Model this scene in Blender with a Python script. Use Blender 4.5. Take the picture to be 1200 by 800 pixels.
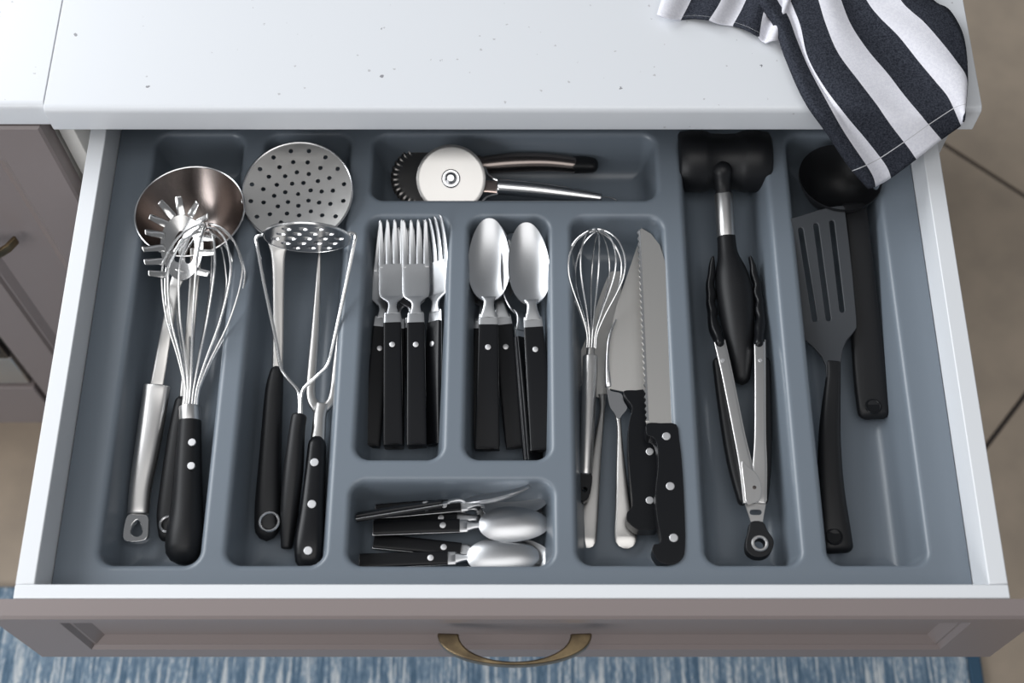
import bpy, bmesh, math, random
import numpy as np
from mathutils import Vector, Matrix
random.seed(7)
R = math.radians
for o in list(bpy.data.objects): bpy.data.objects.remove(o)
SC = bpy.context.scene
COL = SC.collection
# ------------------------------------------------------------ camera
TH = R(25.9); FP = 1600.0; PX = 611.0; CZ = 1.8
cam_d = bpy.data.cameras.new('camera'); cam = bpy.data.objects.new('camera', cam_d); COL.objects.link(cam)
cam.location = (0, 0, CZ); cam.rotation_euler = (TH, 0, 0)
cam_d.sensor_width = 36; cam_d.lens = 36*FP/1200; cam_d.shift_x = -(PX-600)/1200
cam_d.clip_start = .05
cam_d.dof.use_dof = True; cam_d.dof.focus_distance = 1.17; cam_d.dof.aperture_fstop = 5.0
SC.camera = cam
# ------------------------------------------------------------ world and lights
w = bpy.data.worlds.new('world'); SC.world = w; w.use_nodes = True
bg = w.node_tree.nodes['Background']; bg.inputs[0].default_value = (.93, .96, 1, 1); bg.inputs[1].default_value = .20
def area(name, loc, target, sx, sy, power, col):
    d = bpy.data.lights.new(name, 'AREA'); d.shape = 'RECTANGLE'; d.size = sx; d.size_y = sy; d.energy = power; d.color = col
    o = bpy.data.objects.new(name, d); COL.objects.link(o); o.location = loc
    o.rotation_euler = (Vector(target)-Vector(loc)).to_track_quat('-Z', 'Y').to_euler(); return o
area('window_light', (-2.1, 1.6, 2.3), (0, .5, .75), 2.2, 1.7, 84, (.945, .972, 1))
area('room_window_light', (-2.0, -1.5, 1.7), (-.2, .4, .5), 1.6, 1.4, 42, (.97, .98, 1))
area('ceiling_light', (-.1, -.25, 2.85), (-.1, -.25, 0), 2.2, 1.5, 20, (1, .985, .97))
SC.view_settings.view_transform = 'Standard'; SC.view_settings.look = 'None'
SC.view_settings.exposure = 0.0; SC.view_settings.gamma = 1
# ------------------------------------------------------------ geometry of the picture
def ray(px, py):
    u = (px-PX)/FP; v = (400-py)/FP
    return Vector((u, math.sin(TH)+v*math.cos(TH), -math.cos(TH)+v*math.sin(TH)))
def P(px, py, z):
    d = ray(px, py); return Vector((0, 0, CZ)) + d*((z-CZ)/d.z)
def PY(px, py, Y):
    d = ray(px, py); return Vector((0, 0, CZ)) + d*(Y/d.y)
def mpp(px, py, z): return ((z-CZ)/ray(px, py).z)/FP
RIM = .80; TT = .765; ZF = .717
# ------------------------------------------------------------ materials
def mat(name, col, rough=.5, metal=0, spec=.5, bump=None, var=None, coat=0, aniso=0):
    m = bpy.data.materials.new(name); m.use_nodes = True; nt = m.node_tree; b = nt.nodes['Principled BSDF']
    b.inputs['Base Color'].default_value = (*col, 1); b.inputs['Roughness'].default_value = rough
    b.inputs['Metallic'].default_value = metal; b.inputs['Specular IOR Level'].default_value = spec
    b.inputs['Coat Weight'].default_value = coat
    tc = nt.nodes.new('ShaderNodeTexCoord')
    if bump:
        n = nt.nodes.new('ShaderNodeTexNoise'); n.inputs['Scale'].default_value = bump[0]; n.inputs['Detail'].default_value = 4
        mp = nt.nodes.new('ShaderNodeMapping'); mp.inputs['Scale'].default_value = bump[2] if len(bump) > 2 else (1, 1, 1)
        nt.links.new(tc.outputs['Object'], mp.inputs[0]); nt.links.new(mp.outputs[0], n.inputs['Vector'])
        bp = nt.nodes.new('ShaderNodeBump'); bp.inputs['Strength'].default_value = bump[1]; bp.inputs['Distance'].default_value = .001
        nt.links.new(n.outputs[0], bp.inputs['Height']); nt.links.new(bp.outputs[0], b.inputs['Normal'])
    if var:
        n = nt.nodes.new('ShaderNodeTexNoise'); n.inputs['Scale'].default_value = var[0]; n.inputs['Detail'].default_value = 6
        nt.links.new(tc.outputs['Object'], n.inputs['Vector'])
        mx = nt.nodes.new('ShaderNodeMix'); mx.data_type = 'RGBA'
        mx.inputs[6].default_value = (*col, 1); mx.inputs[7].default_value = (*var[1], 1)
        cr = nt.nodes.new('ShaderNodeMapRange'); cr.inputs[1].default_value = .35; cr.inputs[2].default_value = .65
        nt.links.new(n.outputs[0], cr.inputs[0]); nt.links.new(cr.outputs[0], mx.inputs[0]); nt.links.new(mx.outputs[2], b.inputs['Base Color'])
    return m
M = {}
M['tray'] = mat('slate_plastic', (.150, .178, .210), .33, 0, .5, bump=(900, .05))
M['black'] = mat('black_plastic', (.0055, .006, .0075), .32, 0, .28, bump=(1500, .06))
M['blackm'] = mat('matt_black_nylon', (.008, .0085, .010), .45, 0, .33, bump=(1500, .08))
M['greyny'] = mat('grey_nylon', (.040, .044, .050), .5, 0, .4, bump=(1500, .08))
M['steel'] = mat('polished_steel', (.72, .72, .73), .22, 1, bump=(700, .02))
M['brush'] = mat('brushed_steel', (.70, .69, .68), .34, 1, bump=(300, .08, (1, .05, 1)))
M['satin'] = mat('satin_steel', (.56, .55, .535), .34, 1, bump=(700, .03))
M['bowl'] = mat('satin_bowl_steel', (.57, .58, .595), .34, 1, bump=(700, .03))
M['blade'] = mat('matt_blade_steel', (.66, .645, .62), .40, 1, bump=(300, .05, (1, .05, 1)))
M['rivet'] = mat('rivet_aluminium', (.62, .62, .63), .5, 1)
M['wheel'] = mat('dark_wheel_steel', (.17, .165, .16), .28, 1)
M['dark_steel'] = mat('dark_polished_steel', (.25, .215, .20), .24, 1, bump=(500, .02))
M['chrome'] = mat('mirror_chrome', (.8, .8, .8), .07, 1)
M['headsteel'] = mat('bright_steel', (.66, .655, .65), .2, 1)
M['wire'] = mat('steel_wire', (.85, .85, .85), .24, 1)
M['white'] = mat('white_board', (.69, .71, .735), .45, bump=(300, .03))
M['cream'] = mat('cream_carcass', (.72, .70, .66), .5, bump=(300, .03))
M['taupe'] = mat('taupe_lacquer', (.212, .178, .173), .42, bump=(600, .06))
M['brass'] = mat('aged_brass', (.27, .205, .12), .34, 1, var=(60, (.13, .10, .065)))
M['tile'] = mat('beige_tile', (.47, .385, .30), .38, var=(14, (.40, .33, .26)), bump=(60, .05))
M['grout'] = mat('dark_grout', (.05, .04, .035), .9)
M['glass'] = mat('oven_glass', (.008, .008, .008), .08)
M['inox'] = mat('oven_steel', (.55, .53, .50), .35, 1)
def mat_counter():
    m = mat('speckled_worktop', (.80, .82, .85), .30, bump=(200, .01)); nt = m.node_tree; b = nt.nodes['Principled BSDF']
    tc = nt.nodes.new('ShaderNodeTexCoord'); last = None
    for k, (sc, thr, dens, col) in enumerate([(45, .075, .62, (.27, .27, .29)), (95, .10, .70, (.48, .48, .50)), (24, .042, .5, (.16, .16, .18))]):
        v = nt.nodes.new('ShaderNodeTexVoronoi'); v.inputs['Scale'].default_value = sc
        n = nt.nodes.new('ShaderNodeTexNoise'); n.inputs['Scale'].default_value = 400
        ad = nt.nodes.new('ShaderNodeMixRGB'); ad.blend_type = 'ADD'; ad.inputs[0].default_value = .003
        nt.links.new(tc.outputs['Object'], ad.inputs[1]); nt.links.new(n.outputs['Color'], ad.inputs[2]); nt.links.new(ad.outputs[0], v.inputs['Vector'])
        lt = nt.nodes.new('ShaderNodeMath'); lt.operation = 'LESS_THAN'; lt.inputs[1].default_value = thr
        nt.links.new(v.outputs['Distance'], lt.inputs[0])
        sp = nt.nodes.new('ShaderNodeSeparateColor'); nt.links.new(v.outputs['Color'], sp.inputs[0])
        gt = nt.nodes.new('ShaderNodeMath'); gt.operation = 'GREATER_THAN'; gt.inputs[1].default_value = dens
        nt.links.new(sp.outputs[0], gt.inputs[0])
        mu = nt.nodes.new('ShaderNodeMath'); mu.operation = 'MULTIPLY'; nt.links.new(lt.outputs[0], mu.inputs[0]); nt.links.new(gt.outputs[0], mu.inputs[1])
        mx = nt.nodes.new('ShaderNodeMix'); mx.data_type = 'RGBA'; mx.inputs[7].default_value = (*col, 1)
        if last is None: mx.inputs[6].default_value = (.68, .70, .73, 1)
        else: nt.links.new(last, mx.inputs[6])
        nt.links.new(mu.outputs[0], mx.inputs[0]); last = mx.outputs[2]
    nt.links.new(last, b.inputs['Base Color']); return m
M['counter'] = mat_counter()
def mat_rug():
    m = mat('woven_blue_rug', (.2, .3, .42), .95, spec=.1); nt = m.node_tree; b = nt.nodes['Principled BSDF']
    tc = nt.nodes.new('ShaderNodeTexCoord')
    def noise(scale, vec, detail=3):
        mp = nt.nodes.new('ShaderNodeMapping'); mp.inputs['Scale'].default_value = vec
        n = nt.nodes.new('ShaderNodeTexNoise'); n.inputs['Scale'].default_value = scale; n.inputs['Detail'].default_value = detail
        nt.links.new(tc.outputs['Object'], mp.inputs[0]); nt.links.new(mp.outputs[0], n.inputs[0]); return n.outputs[0]
    a = noise(1, (260, 14, 1)); c = noise(1, (60, 5, 1)); f = noise(1, (600, 110, 1))
    ad = nt.nodes.new('ShaderNodeMath'); ad.operation = 'MULTIPLY_ADD'; ad.inputs[1].default_value = .55; nt.links.new(c, ad.inputs[0]); nt.links.new(a, ad.inputs[2])
    a2 = nt.nodes.new('ShaderNodeMath'); a2.operation = 'MULTIPLY_ADD'; a2.inputs[1].default_value = .45; nt.links.new(f, a2.inputs[0]); nt.links.new(ad.outputs[0], a2.inputs[2])
    cr = nt.nodes.new('ShaderNodeValToRGB'); e = cr.color_ramp.elements
    e[0].position = .78; e[0].color = (.10, .17, .25, 1); e[1].position = 1.0; e[1].color = (.30, .40, .50, 1)
    q = cr.color_ramp.elements.new(.93); q.color = (.19, .28, .38, 1)
    q.position = .90
    mr = nt.nodes.new('ShaderNodeMapRange'); mr.inputs[1].default_value = .72; mr.inputs[2].default_value = 1.28
    nt.links.new(a2.outputs[0], mr.inputs[0]); nt.links.new(mr.outputs[0], cr.inputs[0])
    e[0].position = .18; q.position = .45
    cr.color_ramp.elements[-1].position = .58
    q2 = cr.color_ramp.elements.new(.72); q2.color = (.68, .72, .74, 1)
    nt.links.new(cr.outputs[0], b.inputs['Base Color'])
    bp = nt.nodes.new('ShaderNodeBump'); bp.inputs['Strength'].default_value = .6; bp.inputs['Distance'].default_value = .003
    nt.links.new(f, bp.inputs['Height']); nt.links.new(bp.outputs[0], b.inputs['Normal'])
    return m
M['rug'] = mat_rug(); M['rug_edge'] = mat('rug_binding', (.06, .12, .19), .95, spec=.1, bump=(400, .5))
def mat_cloth(name, col, var, stitch):
    m = mat(name, col, .92, spec=.15, bump=(1600, .35), var=var); nt = m.node_tree; b = nt.nodes['Principled BSDF']
    src = b.inputs['Base Color'].links[0].from_socket
    uv = nt.nodes.new('ShaderNodeUVMap'); sp = nt.nodes.new('ShaderNodeSeparateXYZ'); nt.links.new(uv.outputs[0], sp.inputs[0])
    cm = nt.nodes.new('ShaderNodeMath'); cm.operation = 'COMPARE'; cm.inputs[1].default_value = .905; cm.inputs[2].default_value = .0018
    nt.links.new(sp.outputs[1], cm.inputs[0])
    mx = nt.nodes.new('ShaderNodeMix'); mx.data_type = 'RGBA'; nt.links.new(cm.outputs[0], mx.inputs[0]); nt.links.new(src, mx.inputs[6]); mx.inputs[7].default_value = (*stitch, 1)
    nt.links.new(mx.outputs[2], b.inputs['Base Color']); return m
M['linen'] = mat_cloth('white_linen', (.76, .76, .81), (500, (.68, .68, .74)), (.5, .5, .53))
M['denim'] = mat_cloth('black_linen', (.013, .015, .022), (700, (.045, .05, .065)), (.6, .6, .62))
# ------------------------------------------------------------ mesh builders
class MB:
    def __init__(s): s.v = []; s.f = []; s.m = []
    def add(s, vs, fs, mi=0):
        k = len(s.v); s.v += [Vector(x) for x in vs]; s.f += [tuple(i+k for i in f) for f in fs]; s.m += [mi]*len(fs); return s
    def box(s, x0, x1, y0, y1, z0, z1, mi=0):
        vs = [(x, y, z) for x in (x0, x1) for y in (y0, y1) for z in (z0, z1)]
        return s.add(vs, [(0, 1, 3, 2), (4, 6, 7, 5), (0, 4, 5, 1), (2, 3, 7, 6), (0, 2, 6, 4), (1, 5, 7, 3)], mi)
    def build(s, name, material, parent=None, bevel=0, seg=2, smooth=True, angle=40, local=False):
        off = Vector((0, 0, 0))
        p = parent
        if not local:
            while p: off += p.location; p = p.parent
        me = bpy.data.meshes.new(name); me.from_pydata([tuple(x-off) for x in s.v], [], s.f)
        for q in (material if isinstance(material, (list, tuple)) else [material]): me.materials.append(q)
        me.polygons.foreach_set('material_index', s.m)
        bm = bmesh.new(); bm.from_mesh(me); bmesh.ops.remove_doubles(bm, verts=bm.verts, dist=1e-7)
        bmesh.ops.recalc_face_normals(bm, faces=bm.faces); bm.to_mesh(me); bm.free()
        if smooth:
            me.polygons.foreach_set('use_smooth', [True]*len(me.polygons)); me.set_sharp_from_angle(angle=R(angle))
        o = bpy.data.objects.new(name, me); COL.objects.link(o)
        if parent: o.parent = parent
        if bevel:
            b = o.modifiers.new('bevel', 'BEVEL'); b.width = bevel; b.segments = seg; b.limit_method = 'ANGLE'; b.angle_limit = R(35); b.harden_normals = False
        return o
def cr(a, sub):
    a = [np.array(x, float) for x in a]
    if sub <= 1 or len(a) < 3: 
        if sub > 1:
            return [a[0]+(a[-1]-a[0])*k/sub for k in range(sub+1)]
        return a
    out = []; n = len(a)
    for i in range(n-1):
        p0 = a[max(i-1, 0)]; p1 = a[i]; p2 = a[i+1]; p3 = a[min(i+2, n-1)]
        for k in range(sub):
            t = k/sub
            out.append(.5*((2*p1)+(-p0+p2)*t+(2*p0-5*p1+4*p2-p3)*t*t+(-p0+3*p1-3*p2+p3)*t**3))
    out.append(a[-1]); return out
def sweep(mb, rows, n=16, power=2.0, sub=4, up=(0, 0, 1), cap=(True, True), capk=1.0, transport=False, mi=0):
    """rows: (x, y, z, half width, half thickness) in metres"""
    rr = cr(rows, sub); pts = [Vector(r[:3]) for r in rr]; ws = [max(r[3], 1e-5) for r in rr]; ts = [max(r[4], 1e-5) for r in rr]
    N = len(pts); tan = [(pts[min(i+1, N-1)]-pts[max(i-1, 0)]).normalized() for i in range(N)]
    fr = []; up = Vector(up)
    S = tan[0].cross(up)
    if S.length < 1e-3: S = tan[0].cross(Vector((0, 1, 0)))
    S.normalize()
    for i in range(N):
        if transport:
            S = (S - tan[i]*S.dot(tan[i])).normalized()
        else:
            q = tan[i].cross(up)
            if q.length > 1e-2: S = q.normalized()
        fr.append((S.copy(), S.cross(tan[i]).normalized()))
    rings = []
    def ring(c, S, U, w, t):
        r = []
        for k in range(n):
            a = 2*math.pi*(k+.5)/n; ca, sa = math.cos(a), math.sin(a); e = 2/power
            r.append(c+S*w*math.copysign(abs(ca)**e, ca)+U*t*math.copysign(abs(sa)**e, sa))
        return r
    if cap[0]:
        L = min(ws[0], ts[0])*capk
        for a in (80, 50, 22):
            rings.append(ring(pts[0]-tan[0]*L*math.sin(R(a)), *fr[0], max(ws[0]-L*(1-math.cos(R(a))), ws[0]*.04), max(ts[0]-L*(1-math.cos(R(a))), ts[0]*.04)))
    for i in range(N): rings.append(ring(pts[i], *fr[i], ws[i], ts[i]))
    if cap[1]:
        L = min(ws[-1], ts[-1])*capk
        for a in (22, 50, 80):
            rings.append(ring(pts[-1]+tan[-1]*L*math.sin(R(a)), *fr[-1], max(ws[-1]-L*(1-math.cos(R(a))), ws[-1]*.04), max(ts[-1]-L*(1-math.cos(R(a))), ts[-1]*.04)))
    vs = [v for r in rings for v in r]; fs = []
    for i in range(len(rings)-1):
        for k in range(n):
            a = i*n+k; b = i*n+(k+1) % n; fs.append((a, b, b+n, a+n))
    fs.append(tuple(range(n))[::-1]); fs.append(tuple(range(len(vs)-n, len(vs))))
    mb.add(vs, fs, mi); return mb
def px_rows(rows):
    out = []
    for (px, py, z, wp, t) in rows:
        p = P(px, py, z); out.append((p.x, p.y, p.z, wp*mpp(px, py, z), t))
    return out
def sw(mb, rows, **k): return sweep(mb, px_rows(rows), **k)
def wire(mb, pts, r, n=8, sub=1, closed=False):
    return sweep(mb, [(*p, r, r) for p in pts], n=n, sub=sub, transport=True, cap=(False, False))
def lathe(mb, A, ax, prof, n=28, mi=0):
    A = Vector(A); ax = Vector(ax).normalized(); S = ax.orthogonal().normalized(); U = ax.cross(S); vs = []; fs = []
    for (s, r) in prof:
        for k in range(n):
            a = 2*math.pi*k/n; vs.append(A+ax*s+S*r*math.cos(a)+U*r*math.sin(a))
    for i in range(len(prof)-1):
        for k in range(n):
            a = i*n+k; b = i*n+(k+1) % n; fs.append((a, b, b+n, a+n))
    if prof[0][1] > 1e-6: fs.append(tuple(range(n))[::-1])
    if prof[-1][1] > 1e-6: fs.append(tuple(range(len(vs)-n, len(vs))))
    return mb.add(vs, fs, mi)
def plate(mb, outer, holes, mp, nv, thick, mi=0):
    """flat outline with holes; mp(x, y) gives the top point, nv the direction of the thickness"""
    bm = bmesh.new(); loops = []
    for lp in [outer]+list(holes):
        vs = [bm.verts.new((x, y, 0)) for x, y in lp]; loops.append(len(vs))
        for i in range(len(vs)): bm.edges.new((vs[i], vs[(i+1) % len(vs)]))
    bm.verts.index_update()
    bmesh.ops.triangle_fill(bm, use_beauty=True, use_dissolve=False, edges=bm.edges[:], normal=(0, 0, 1))
    bm.verts.index_update()
    co = [(v.co.x, v.co.y) for v in bm.verts]; fs = [tuple(v.index for v in f.verts) for f in bm.faces]; bm.free()
    top = [mp(x, y) for x, y in co]; nv = Vector(nv); n = len(co)
    vs = top+[t-nv*thick for t in top]
    F = fs+[tuple(i+n for i in f[::-1]) for f in fs]; k = 0
    for L in loops:
        for i in range(L): a = k+i; b = k+(i+1) % L; F.append((a, b, b+n, a+n))
        k += L
    return mb.add(vs, F, mi)
def plate_px(mb, outer, holes, zf, thick, mi=0):
    """outline drawn by picture points, lifted to the true plane zf(px,py); thickness straight down"""
    if not callable(zf): z0 = zf; zf = lambda x, y: z0
    return plate(mb, outer, holes, lambda x, y: P(x, y, zf(x, y)), (0, 0, 1), thick, mi)
def circ(cx, cy, r, n=14, ry=None):
    ry = ry or r
    return [(cx+r*math.cos(2*math.pi*k/n), cy+ry*math.sin(2*math.pi*k/n)) for k in range(n)]
def slot(ax, ay, bx, by, r, n=5):
    a = math.atan2(by-ay, bx-ax); out = []
    for k in range(n+1): t = a+math.pi/2+math.pi*k/n; out.append((ax+r*math.cos(t), ay+r*math.sin(t)))
    for k in range(n+1): t = a-math.pi/2+math.pi*k/n; out.append((bx+r*math.cos(t), by+r*math.sin(t)))
    return out
def smooth_loop(pts, sub=4):
    a = [np.array(p, float) for p in pts]; n = len(a); out = []
    for i in range(n):
        p0, p1, p2, p3 = a[i-1], a[i], a[(i+1) % n], a[(i+2) % n]
        for k in range(sub):
            t = k/sub; out.append(tuple(.5*((2*p1)+(-p0+p2)*t+(2*p0-5*p1+4*p2-p3)*t*t+(-p0+3*p1-3*p2+p3)*t**3)))
    return out
def dish(mb, bound, depth, thick, mp=lambda x, y, z: Vector((x, y, z)), c=(0, 0), rings=9, zedge=lambda x, y: 0, ex=2.0, mi=0):
    n = len(bound); vs = []; fs = []
    for side in (0, 1):
        vs.append(mp(c[0], c[1], zedge(*c)-depth-side*thick))
        for k in range(1, rings+1):
            s = math.sin(k/rings*math.pi/2)
            for (x, y) in bound:
                X = c[0]+(x-c[0])*s; Y = c[1]+(y-c[1])*s
                if side: X = c[0]+(X-c[0])*(1+.0005/max(.01, abs(depth)+.02)); 
                vs.append(mp(X, Y, zedge(X, Y)-depth*(1-s**ex)-side*thick))
    m = 1+rings*n
    for side in (0, 1):
        o = side*m
        for i in range(n): fs.append((o, o+1+i, o+1+(i+1) % n))
        for k in range(rings-1):
            for i in range(n):
                a = o+1+k*n+i; b = o+1+k*n+(i+1) % n; fs.append((a, b, b+n, a+n))
    for i in range(n):
        a = 1+(rings-1)*n+i; b = 1+(rings-1)*n+(i+1) % n; fs.append((a, b, b+m, a+m))
    return mb.add(vs, fs, mi)
def tag(o, label, cat, group=None, kind=None):
    if label: o['label'] = label
    if cat: o['category'] = cat
    if group: o['group'] = group
    if kind: o['kind'] = kind
    return o
def empty(name, loc, label, cat, group=None):
    o = bpy.data.objects.new(name, None); COL.objects.link(o); o.location = loc; o.empty_display_size = .01
    return tag(o, label, cat, group)
def rivet(parent, px, py, z, r=.0034, name='rivet', m=None):
    mb = MB(); p = P(px, py, z)
    lathe(mb, p-Vector((0, 0, .0015)), (0, 0, 1), [(0, r), (.0018, r), (.0020, r*.9), (.0021, 0)], n=18)
    return mb.build(name, m or M['rivet'], parent, angle=25)
# ============================================================ floor
fl = MB().box(-3.2, 3.2, -2.0, 3.6, -.03, -.003).build('floor', M['grout']); fl['kind'] = 'structure'
na = Vector((.65, .76)).normalized(); nb = Vector((na.y, -na.x)); A0 = 1.36; B0 = .038; TS = .75; G = .0035
tm = None
for i in range(-4, 4):
    for j in range(-4, 4):
        c = na*(A0+(i+.5)*TS)+nb*(B0+(j+.5)*TS)
        if abs(c.x) > 2.4 or c.y < -1.4 or c.y > 3.0: continue
        if tm is None:
            h = TS/2-G
            t = MB().box(-h, h, -h, h, -.004, 0).build('tile', M['tile'], bevel=.0015, seg=1, local=True); tm = t.data
        else:
            t = bpy.data.objects.new('tile', tm); COL.objects.link(t)
        t.parent = fl; t.location = (c.x, c.y, 0); t.rotation_euler = (0, 0, math.atan2(na.y, na.x))
# rug
rg = empty('woven_rug', (-.1, .2, 0), 'blue and white streaky woven rug lying on the floor in front of the open drawer', 'rug')
rx0, rx1, ry0, ry1 = -1.05, .585, -.35, .505
MB().box(rx0, rx1, ry0, ry1, 0.0005, .008).build('pile', M['rug'], rg, bevel=.003)
MB().box(rx1, rx1+.018, ry0, ry1, .0005, .0085).build('binding', M['rug_edge'], rg, bevel=.003)['label'] = 'plain blue edge of the rug'
# ============================================================ worktops
CF, CB, CTZ, CR_ = .675, 1.34, .855, .387
def worktop(name, x0, x1, zt, zb, yf, label):
    r1, r2 = .0055, .003; prof = [(yf+r1*(1-math.sin(a)), zt-r1*(1-math.cos(a))) for a in [R(15*k) for k in range(7)]]
    prof += [(yf+r2*(1-math.cos(a)), zb+r2*(1-math.sin(a))) for a in [R(15*k) for k in range(7)]]
    prof += [(CB, zb), (CB, zt)]; n = len(prof)
    mb = MB(); mb.add([(x, y, z) for x in (x0, x1) for y, z in prof], [(k, (k+1) % n, (k+1) % n+n, k+n) for k in range(n)]+[tuple(range(n)), tuple(range(n, 2*n))[::-1]])
    o = mb.build(name, M['counter'], bevel=.0006, seg=1, angle=35); return tag(o, label, 'worktop')
worktop('worktop', -.4015, CR_, CTZ, CTZ-.031, CF, 'long white speckled worktop above the open drawer with the striped towel on it')
worktop('worktop', -1.6, -.4020, CTZ, CTZ-.029, CF+.004, 'short piece of white speckled worktop left of the seam at the corner of the photo')
# ============================================================ cabinet that holds the drawer
CX0, CX1 = -.412, .382
cb = empty('drawer_cabinet', (0, 1.0, 0), 'white kitchen cabinet body behind the pulled-out drawer', 'cabinet')
MB().box(CX0, CX0+.014, .700, CB-.01, .12, CTZ-.032).build('side_panel', M['cream'], cb, bevel=.0008)
MB().box(CX1-.013, CX1-.0005, .698, CB-.01, .12, CTZ-.032).build('side_panel', M['white'], cb, bevel=.0008)
MB().box(CX0+.0145, CX1-.0135, CB-.022, CB-.01, .12, CTZ-.032).build('back_panel', M['white'], cb)
MB().box(CX0+.0145, CX1-.0135, .702, CB-.023, .12, .136).build('base_panel', M['white'], cb)
MB().box(CX0+.0145, CX1-.0135, .702, .718, .30, .316).build('cross_rail', M['white'], cb)
MB().box(CX0, CX1, .75, .765, 0.001, .119).build('plinth', M['taupe'], cb)
lo = empty('lower_drawer', (0, .675, .4), 'closed taupe drawer front below the open drawer, in its shadow', 'drawer')
MB().box(-.407, .377, .680, .698, .40, .665).build('front_panel', M['taupe'], lo, bevel=.002)
MB().box(-.407, .377, .680, .698, .125, .395).build('front_panel', M['taupe'], lo, bevel=.002)
# ============================================================ narrow cabinet and oven at left
nc = empty('narrow_cabinet', (-.49, .9, 0), 'narrow taupe kitchen cabinet left of the open drawer', 'cabinet')
DX0, DX1, DY = -.594, -.4157, .680
MB().box(DX0+.001, DX1-.001, DY+.021, CB-.01, .12, CTZ-.031).build('carcass', M['cream'], nc, bevel=.001)
MB().box(DX0, DX1, .75, .765, .001, .119).build('plinth', M['taupe'], nc)
def shaker(parent, x0, x1, z0, z1, y0, y1, sx, szt, szb, name='door'):
    """framed door with sunk panel and moulded step, front toward -Y"""
    mb = MB(); cx0, cx1, cz0, cz1 = x0+sx, x1-sx, z0+szb, z1-szt
    def rect(ix, y):
        return [(cx0+ix, y, cz0+ix), (cx1-ix, y, cz0+ix), (cx1-ix, y, cz1-ix), (cx0+ix, y, cz1-ix)]
    o = [(x0, y0, z0), (x1, y0, z0), (x1, y0, z1), (x0, y0, z1)]
    e = .0022; oo = [(x0-0, y0+e, z0), (x1, y0+e, z0), (x1, y0+e, z1), (x0, y0+e, z1)]
    oi = [(x0+e, y0, z0+e), (x1-e, y0, z0+e), (x1-e, y0, z1-e), (x0+e, y0, z1-e)]
    bk = [(x0, y1, z0), (x1, y1, z0), (x1, y1, z1), (x0, y1, z1)]
    rings = [bk, oo, oi, rect(0, y0), rect(.003, y0+.0035), rect(.005, y0+.0035), rect(.013, y0+.009)]
    vs = [v for r in rings for v in r]; fs = [(3, 2, 1, 0)]
    for i in range(len(rings)-1):
        for k in range(4): a = i*4+k; b = i*4+(k+1) % 4; fs.append((a, b, b+4, a+4))
    fs.append(tuple(range(len(vs)-4, len(vs))))
    mb.add(vs, fs); return mb.build(name, M['taupe'], parent, angle=20)
dr = shaker(nc, DX0+.002, DX1, .15, CTZ-.034, DY, DY+.02, .046, .05, .05)
# its bow handle
hb = MB(); hp = PY(4, 281, DY)
pts = []
for k in range(13):
    t = k/12; x = hp.x-.058+.07*t
    pts.append((x, DY-.022*math.sin(math.pi*t)**.7-.0005, hp.z, .0022, .006))
sweep(hb, pts, n=10, power=4, sub=1, up=(0, 0, 1)); hd = hb.build('handle', M['brass'], dr); hd['label'] = 'aged brass bow handle'
ov = empty('oven', (-.9, .9, 0), 'built-in oven with black glass and a steel strip at the left edge of the photo', 'oven')
MB().box(-1.18, DX0-.012, DY+.02, CB-.01, .28, CTZ-.032).build('oven_body', M['glass'], ov)
MB().box(-1.18, DX0-.007, DY+.002, DY+.019, .348, .76).build('glass_door', M['glass'], ov, bevel=.002)
MB().box(-1.18, DX0-.007, DY+.004, DY+.019, .272, .345).build('steel_strip', M['inox'], ov, bevel=.002)
MB().box(-1.18, DX0-.007, DY+.002, DY+.019, .765, .848).build('control_panel', M['inox'], ov, bevel=.002)
uo = empty('warming_drawer', (-.9, .9, 0), 'taupe panel under the oven, at the left edge above the pale floor', 'drawer')
MB().box(-1.18, DX0-.004, DY, DY+.02, .157, .268).build('front_panel', M['taupe'], uo, bevel=.002)
MB().box(-1.18, DX0-.001, .75, .765, .001, .155).build('plinth', M['taupe'], uo)
MB().box(-1.18, DX0-.012, DY+.021, CB-.01, .156, .268).build('box', M['cream'], uo)
# ============================================================ the open drawer
DXL, DXR, DYF, DYB = -.3795, .3650, .2727, .80
ST = .0145; SF = .0108
dw = empty('open_drawer', (0, .5, RIM-.11), 'white kitchen drawer pulled open, full of utensils, with a taupe front', 'drawer')
ZB = RIM-.102
MB().box(DXL, DXL+ST, DYF+SF, DYB, ZB, RIM).build('side_panel', M['white'], dw, bevel=.0008)
MB().box(DXR-ST, DXR, DYF+SF, DYB, ZB, RIM).build('side_panel', M['white'], dw, bevel=.0008)
MB().box(DXL, DXR, DYF, DYF+SF-.0001, ZB, RIM).build('inner_front', M['white'], dw, bevel=.0008)
MB().box(DXL+ST, DXR-ST, DYF+SF, DYB, ZB, ZB+.012).build('bottom_panel', M['white'], dw)
MB().box(DXL+ST, DXR-ST, DYB-.014, DYB, ZB+.0125, RIM-.02).build('back_panel', M['white'], dw)
fp = shaker(dw, -.3965, .3875, .6735, RIM-.0006, DYF-.0152, DYF-.0003, .050, .013, .028, name='front_panel')
hb = MB(); zc = .757; yf = DYF-.0154
oa = [(-.0052+.0595*math.cos(math.pi*k/32), yf-.0245*abs(math.sin(math.pi*k/32))**.9) for k in range(33)]
ia = [(-.0052+.0430*math.cos(math.pi*k/32), yf-.0005-.0213*abs(math.sin(math.pi*k/32))**.95) for k in range(33)][::-1]
plate(hb, oa+ia, [], lambda x, y: Vector((x, y, zc)), (0, 0, 1), .011); hd = hb.build('handle', M['brass'], fp, bevel=.0012, seg=3); hd['label'] = 'aged brass bow handle'
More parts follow.
